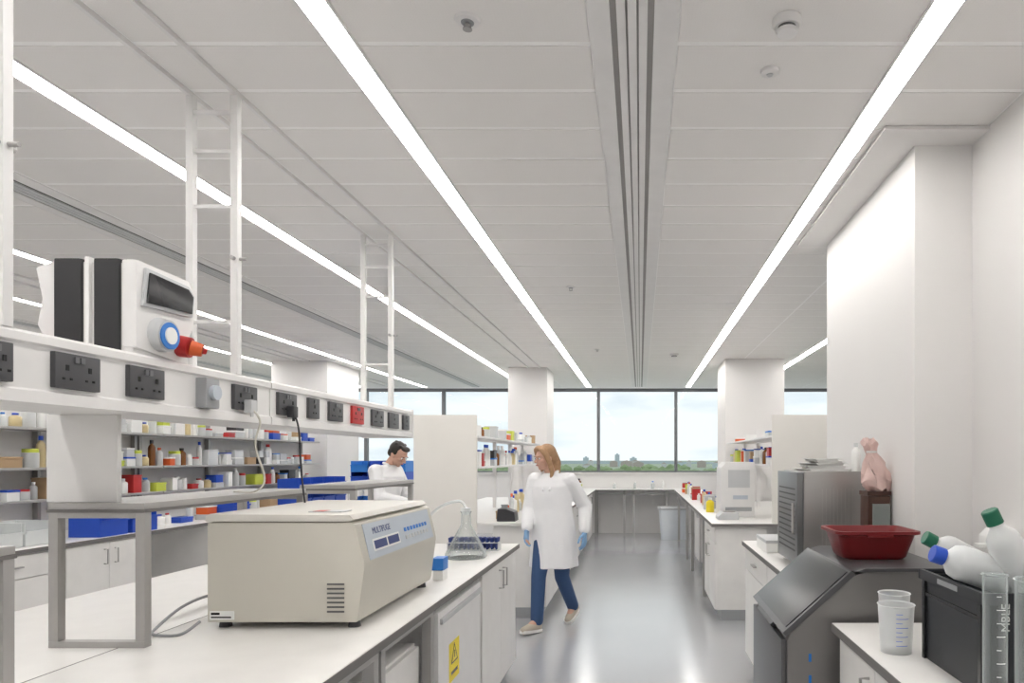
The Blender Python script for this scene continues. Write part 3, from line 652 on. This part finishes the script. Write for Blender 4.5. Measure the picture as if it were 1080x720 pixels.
MB().box(-.06,.02,-.004,.004,.0,.2).build('sheet',mat('smoky_acrylic',(.3,.33,.32),.15,trans=.3),t); MB().box(-.065,.025,-.02,.02,0,.012).build('foot',grey,t)
t=thing('dispenser','white dispenser fixed to the right wall','dispenser',(1.469,2.72,1.09))
MB().prism([(-.09,.05),(0,.03),(0,.13),(-.06,.13),(-.09,.1)],-.06,.06).build('body',paper,t,bev=.006); MB().box(-.13,-.08,-.02,.02,.055,.07).build('lever',paper,t)
# --- near right bench
t=worktop(rect(.70,1.468,.9,2.49),'near right worktop holding the black crate'); edging(t,.70,.9,2.49,-1); MB().box(.70,1.468,2.49,2.493,-.03,-.002).build('edge_strip_end',edge,t)
cabinet(.72,1.72,2.47,-1,'white cabinet under the near right worktop',depth=.7,doors=2)
cabinet(.72,.95,1.71,-1,'white cabinet under the near right worktop closest to the camera',depth=.7,doors=2)
t=thing('crate','black plastic crate holding large bottles','crate',(1.13,1.885,.9)); a,b=.27,.185
m=MB(); m.box(-a,a,-b,b,0,.008); 
for x in (-a,a-.008): m.box(x,x+.008,-b,b,.008,.25)
for y in (-b,b-.008): m.box(-a+.008,a-.008,y,y+.008,.008,.25)
m.build('tub',cratem,t)
m=MB(); m.box(-a-.012,a+.012,-b-.012,-b,.235,.265);m.box(-a-.012,a+.012,b,b+.012,.235,.265);m.box(-a-.012,-a,-b,b,.235,.265);m.box(a,a+.012,-b,b,.235,.265); m.build('rim',cratem,t,bev=.003)
for y in (-.17,.17): MB().box(-a-.008,-a,y-.008,y+.008,.0,.235).build('rib',black,t)
MB().box(-a-.006,-a,-.16,.16,.19,.2).build('rib',black,t)
for x in (-.25,.25): MB().box(x-.008,x+.008,-b-.008,-b,0,.235).build('rib',black,t)
MB().box(-a-.0135,-a-.011,-.06,.06,.243,.257).build('handle_slot',grey,t)
text('MBLE',.03,paper,t,(-.225,-b-.0125,.205),(R(90),R(-90),0))
def between(bp,tp,r,bm_,cm,label):
    bp=Vector(bp);tp=Vector(tp); return bottle(bp,r,(tp-bp).length,bm_,cm,label,d=tp-bp)
between(at(1068,612,1.86),at(983,583,1.86),.048,clear,blue,'large white bottle with blue cap lying across the crate')
between(at(1050,606,2.02),at(975,566,2.02),.042,jugp,green,'large bottle with green cap at the back left of the crate')
between(at(1092,640,1.83),at(1043,538,1.83),.045,jugp,green,'large clear bottle with green cap standing tilted in the crate')
for i,(x,y) in enumerate(((1.2,1.8),(1.3,1.97),(1.32,1.8))): bottle((x,y,.909),.05,.3,jugp,(blue,green,blue)[i],'upright bottle at the right side of the crate, %s'%['front with blue cap','rear with green cap','rightmost with blue cap'][i])
def cyl_vessel(name,label,cat,loc,r,h,mt,ticks=True,hexb=False,taper=1,tick=dark):
    t=thing(name,label,cat,loc)
    MB().rings([[(q*math.cos(2*math.pi*i/32),q*math.sin(2*math.pi*i/32),zz) for i in range(32)] for q,zz in ((.001,0),(r*taper,0),(r,h),(r+.003,h+.002),(r+.001,h+.004),(r-.002,h))],cap=False).build('vessel',mt,t)
    if ticks:
        m=MB()
        for i in range(1,9):
            z_=h*(.1+i*.095); rr_=(r*taper+(r-r*taper)*z_/h)+.0012
            for k in range(6 if i%2 else 3):
                a=R(-110+k*7); a2=R(-110+(k+1)*7); m.prism([(rr_*math.cos(a),rr_*math.sin(a)),(rr_*math.cos(a2),rr_*math.sin(a2)),((rr_-.001)*math.cos(a2),(rr_-.001)*math.sin(a2)),((rr_-.001)*math.cos(a),(rr_-.001)*math.sin(a))],z_,z_+.0015,'z')
        m.build('scale_marks',tick,t)
    if hexb: MB().lathe([(r*2,0),(r*2,.012),(r*1.1,.022)],n=6).build('foot',clear,t)
    return t
cyl_vessel('measuring_jug','white graduated plastic jug beside the crate','jug',(.795,2.12,.9),.054,.145,jugp,taper=.85,tick=blue)
cyl_vessel('plastic_beaker','translucent plastic beaker behind the graduated jug','beaker',(.845,2.27,.9),.05,.15,jugp,False,taper=.85)
cyl_vessel('measuring_cylinder','tall clear measuring cylinder in front of the crate','measuring cylinder',(.832,1.6,.9),.027,.325,glass,True,True,tick=paper)
cyl_vessel('glass_beaker','tall clear glass beaker at the right edge of the picture','beaker',(.945,1.61,.9),.055,.31,glass,True,tick=paper)
# ------------------------------------------------------------------ people
def hand(mb,w,d,n,th,s=1.0,curl=22):
    w=Vector(w); d=Vector(d).normalized(); n=Vector(n); n=(n-d*n.dot(d)).normalized(); sd=Vector(th); sd=(sd-d*sd.dot(d)-n*sd.dot(n)).normalized()
    for i,Lf in enumerate((.068,.076,.071,.056)):
        b=w+d*(.088-.004*abs(i-1))*s+sd*(.029-.0195*i)*s
        mb.chain([w+sd*(.016-.011*i)*s,b],[.013*s,.0115*s],10)
        p=b; ang=R(curl*.6); pts=[p]
        for k,fr_ in enumerate((.45,.3,.25)):
            dd=d*math.cos(ang)+n*math.sin(ang)+sd*(.06-.04*i); p=p+dd.normalized()*Lf*fr_*s; pts.append(p); ang+=R(curl)
        mb.chain(pts,[.0095*s,.0088*s,.008*s,.007*s],10)
    p0=w+d*.02*s+sd*.018*s; p1=p0+(d*.6+sd*.7+n*.3).normalized()*.045*s; p2=p1+(d*.9+sd*.25+n*.35).normalized()*.03*s; p3=p2+(d+n*.3).normalized()*.024*s
    mb.chain([p0,p1,p2,p3],[.015*s,.012*s,.010*s,.008*s],10)
def person(label,loc,rz,P,hairmat,female,coat,trousers,gloved,hem,shoe):
    t=thing('person',label,'person',loc,rz)
    V=lambda p: Vector(p)
    Mh=Matrix.Translation(P['head'])@Matrix.Rotation(P['hyaw'],4,'Z')@Matrix.Rotation(P['hpitch'],4,'X')
    b=MB(); sc=.95 if female else 1.03
    Mh=Mh@Matrix.Scale(sc,4)
    b.ell((0,.012,.03),(.073,.093,.088),Mh,3); b.ell((0,-.03,-.035),(.055,.058,.07),Mh,3); b.ell((0,-.058,-.085),(.024,.022,.02),Mh)
    b.cone(Mh@V((0,-.083,.012)),Mh@V((0,-.11,-.022)),.007,.0125); b.ell((0,-.106,-.024),(.016,.013,.010),Mh)
    b.ell((0,-.075,.03),(.05,.014,.010),Mh); b.ell((0,-.084,-.053),(.024,.01,.010),Mh)
    for s in (-1,1): b.ell((s*.073,.008,-.01),(.010,.018,.030),Mh); b.ell((s*.04,-.06,-.022),(.02,.02,.02),Mh)
    nk=V(P['neck']); b.chain([nk,Mh@V((0,.02,-.06))],[.052,.05])
    ch=V(P['chest']); pv=V(P['pelvis'])
    b.chain([pv,(pv+ch)/2,ch],[.12,.105,.12]); b.chain([ch,nk],[.1,.052])
    for s in ('l','r'):
        b.chain([ch+V((0,0,.08)),P[s+'sh'],P[s+'el'],P[s+'wr']],[.06,.048,.036,.025])
        hand(b,P[s+'wr'],P[s+'hd'],P[s+'hn'],P[s+'ht'],.93)
        b.chain([pv,P[s+'hip'],P[s+'kn'],P[s+'an']],[.1,.082,.052,.036])
        an=V(P[s+'an']); tt=V(P[s+'to']); b.chain([an,tt],[.036,.024])
    b.build('body',skin,t,remesh=.0055,sm=3)
    for s in (-1,1):
        e=MB(); e.ell((s*.031,-.079,.006),(.013,.009,.008),Mh); eo=e.build('eye',eyem,t); MB().ell((s*.031,-.0865,.006),(.006,.003,.006),Mh).build('iris',irism,eo)
        MB().ell((s*.032,-.088,.026),(.017,.004,.0035),Mh).build('eyebrow',hairmat,t)
    MB().ell((0,-.0935,-.053),(.022,.004,.0055),Mh).build('mouth',lipm,t)
    h=MB()
    if female:
        h.ell((0,.028,.045),(.084,.092,.088),Mh,3); h.ell((0,.06,-.005),(.072,.06,.07),Mh,3)
        h.ell((0,-.045,.098),(.06,.045,.028),Mh)
        for s in (-1,1): h.chain([Mh@V((s*.05,-.055,.085)),Mh@V((s*.078,-.03,.03)),Mh@V((s*.085,-.005,-.05)),Mh@V((s*.08,.01,-.13)),Mh@V((s*.07,-.01,-.2))],[.022,.024,.024,.02,.01])
        h.chain([Mh@V((0,.07,.02)),Mh@V((0,.095,-.06)),Mh@V((0,.085,-.15)),Mh@V((.01,.07,-.24))],[.06,.06,.05,.02])
    else:
        h.ell((0,.032,.046),(.080,.088,.083),Mh,3); h.ell((0,.065,-.005),(.066,.045,.06),Mh,3); h.ell((0,-.045,.095),(.056,.040,.026),Mh)
        for s in (-1,1): h.ell((s*.070,.004,.028),(.010,.028,.032),Mh)
        for i in range(16):
            a=i*2.4; h.ell((.05*math.cos(a),.02+.06*math.sin(a),.105-.02*(i%3)),(.02,.024,.016),Mh,1)
    h.build('hair',hairmat,t,remesh=.006,sm=3)
    m=MB()
    for s in ('l','r'): m.chain([pv,P[s+'hip'],P[s+'kn'],P[s+'an']],[.125,.1,.066,.056])
    m.build('trousers',trousers,t,remesh=.008,sm=4)
    for s in ('l','r'):
        an=V(P[s+'an']); to=V(P[s+'to']); heel=V(P[s+'he'])
        m=MB(); m.chain([an+V((0,0,-.0)),heel+V((0,0,.035))],[.046,.038]); m.chain([heel+V((0,0,.035)),(heel+to)/2+V((0,0,.03)),to+V((0,0,.012))],[.038,.042,.034])
        so=m.build('shoe',shoe,t,remesh=.006,sm=3)
        ax=(to-heel).normalized(); sd=ax.cross(V((0,0,1))).normalized(); up=sd.cross(ax)
        rg=[]
        for zz in (-.012,.014):
            rg.append([heel+ax*(u_*(to-heel).length)+sd*v_+up*zz for u_,v_ in ((-.19,0),(-.14,.034),(.1,.041),(.5,.043),(.85,.049),(1.1,.036),(1.22,0),(1.1,-.036),(.85,-.046),(.5,-.041),(.1,-.041),(-.14,-.034))])
        MB().rings(rg).build('sole',solem,so,bev=.003)
    m=MB(); up=(nk-pv); rs=[]
    for zf,rx,ry,yo in coat:
        if zf>=0: c=pv+up*zf
        else: c=pv+V((0,0,zf))
        fo=.05*max(0,min(1,(.6-zf)))
        rs.append([c+V((rx*math.cos(a)*(1+fo*math.sin(6*a+zf*3)+fo*.6*math.sin(11*a+zf*6)),ry*math.sin(a)*(1+fo*1.6*math.sin(7*a+1+zf*2))+yo,0)) for a in [2*math.pi*k/48 for k in range(48)]])
    m.rings(rs)
    for s in ('l','r'):
        sh=V(P[s+'sh']); el=V(P[s+'el']); wr=V(P[s+'wr']); m.chain([ch+V((0,0,.07)),sh,el,wr.lerp(el,.12)],[.085,.072,.064,.052])
    co=m.build('lab_coat',coatm,t,remesh=.007,sm=3)
    m=MB()
    for sx in (-1,1): 
        m.chain([nk+V((sx*.055,.03,.02)),nk+V((sx*.065,-.035,-.01)),ch+V((sx*.03,-.125,.02))],[.016,.018,.012])
    m.build('collar',coatm,co,remesh=.006,sm=1)
    if gloved:
        for s in ('l','r'):
            m=MB(); hand(m,P[s+'wr'],P[s+'hd'],P[s+'hn'],P[s+'ht'],1.02); wr=V(P[s+'wr']); el=V(P[s+'el']); m.chain([wr,wr.lerp(el,.15)],[.03,.034]); m.build('glove',glovem,t,remesh=.004,sm=2)
    return t
W=dict(head=(-.05,-.06,1.50),hyaw=-.55,hpitch=R(8),neck=(-.02,-.01,1.37),chest=(-.005,0,1.2),pelvis=(0,.01,.9),
 lsh=(.155,.01,1.305),rsh=(-.175,-.01,1.305),lel=(.25,.13,1.07),rel=(-.225,-.03,1.045),lwr=(.29,.03,.85),rwr=(-.17,-.17,.87),
 lhd=(.1,-.25,-1),rhd=(.2,-.5,-1),lhn=(-1,0,0),rhn=(1,0,0),lht=(0,-1,0),rht=(0,-1,0),
 lhip=(.08,.01,.85),rhip=(-.08,0,.85),lkn=(.075,.02,.45),rkn=(-.065,-.15,.47),lan=(.075,.24,.15),ran=(-.055,-.20,.10),
 lto=(.07,.155,.024),rto=(-.10,-.345,.03),lhe=(.075,.295,.09),rhe=(-.05,-.19,.014))
wc=[(-.36,.215,.185,.0),(-.25,.212,.17,0),(-.05,.20,.15,0),(.12,.19,.14,0),(.3,.18,.13,0),(.55,.185,.13,0),(.75,.19,.12,0),(.88,.17,.095,0),(.97,.10,.075,.005),(1.0,.07,.065,.01)]
person('woman with light brown hair in a white lab coat, walking down the aisle',(-.77,6.06,0),R(-20),W,hairb,True,wc,denim,True,.48,shoem)
Mn=dict(head=(0,-.16,1.535),hyaw=-.1,hpitch=R(34),neck=(0,-.06,1.43),chest=(0,-.02,1.26),pelvis=(0,.02,.95),
 lsh=(.19,-.02,1.37),rsh=(-.19,-.02,1.37),lel=(.24,-.12,1.11),rel=(-.24,-.10,1.11),lwr=(.12,-.33,1.07),rwr=(-.12,-.33,1.05),
 lhd=(-.3,-1,-.2),rhd=(.3,-1,-.2),lhn=(0,0,-1),rhn=(0,0,-1),lht=(-1,0,0),rht=(1,0,0),
 lhip=(.095,.02,.9),rhip=(-.095,.02,.9),lkn=(.1,.0,.49),rkn=(-.1,.0,.49),lan=(.1,.04,.09),ran=(-.1,.04,.09),
 lto=(.12,-.13,.03),rto=(-.12,-.13,.03),lhe=(.1,.06,.014),rhe=(-.1,.06,.014))
mc=[(-.42,.23,.18,.0),(-.25,.22,.165,0),(-.05,.205,.15,0),(.12,.195,.14,0),(.3,.185,.135,0),(.55,.20,.14,0),(.75,.215,.135,0),(.88,.19,.10,0),(.97,.11,.08,.005),(1.0,.075,.07,.01)]
person('dark-haired man in a white lab coat bowed over the bench',(-2.66,7.1,0),R(78),Mn,hairk,False,mc,navy,False,.5,dark)
# ------------------------------------------------------------------ camera
cam=bpy.data.cameras.new('camera'); co=bpy.data.objects.new('camera',cam); C.objects.link(co)
co.location=(0,0,CH); co.rotation_euler=(R(90),0,0); cam.sensor_width=36; cam.lens=24; cam.shift_x=-(VX-540)/1080; cam.shift_y=(VY-360)/1080; cam.clip_end=8000; cam.clip_start=.05
S.camera=co
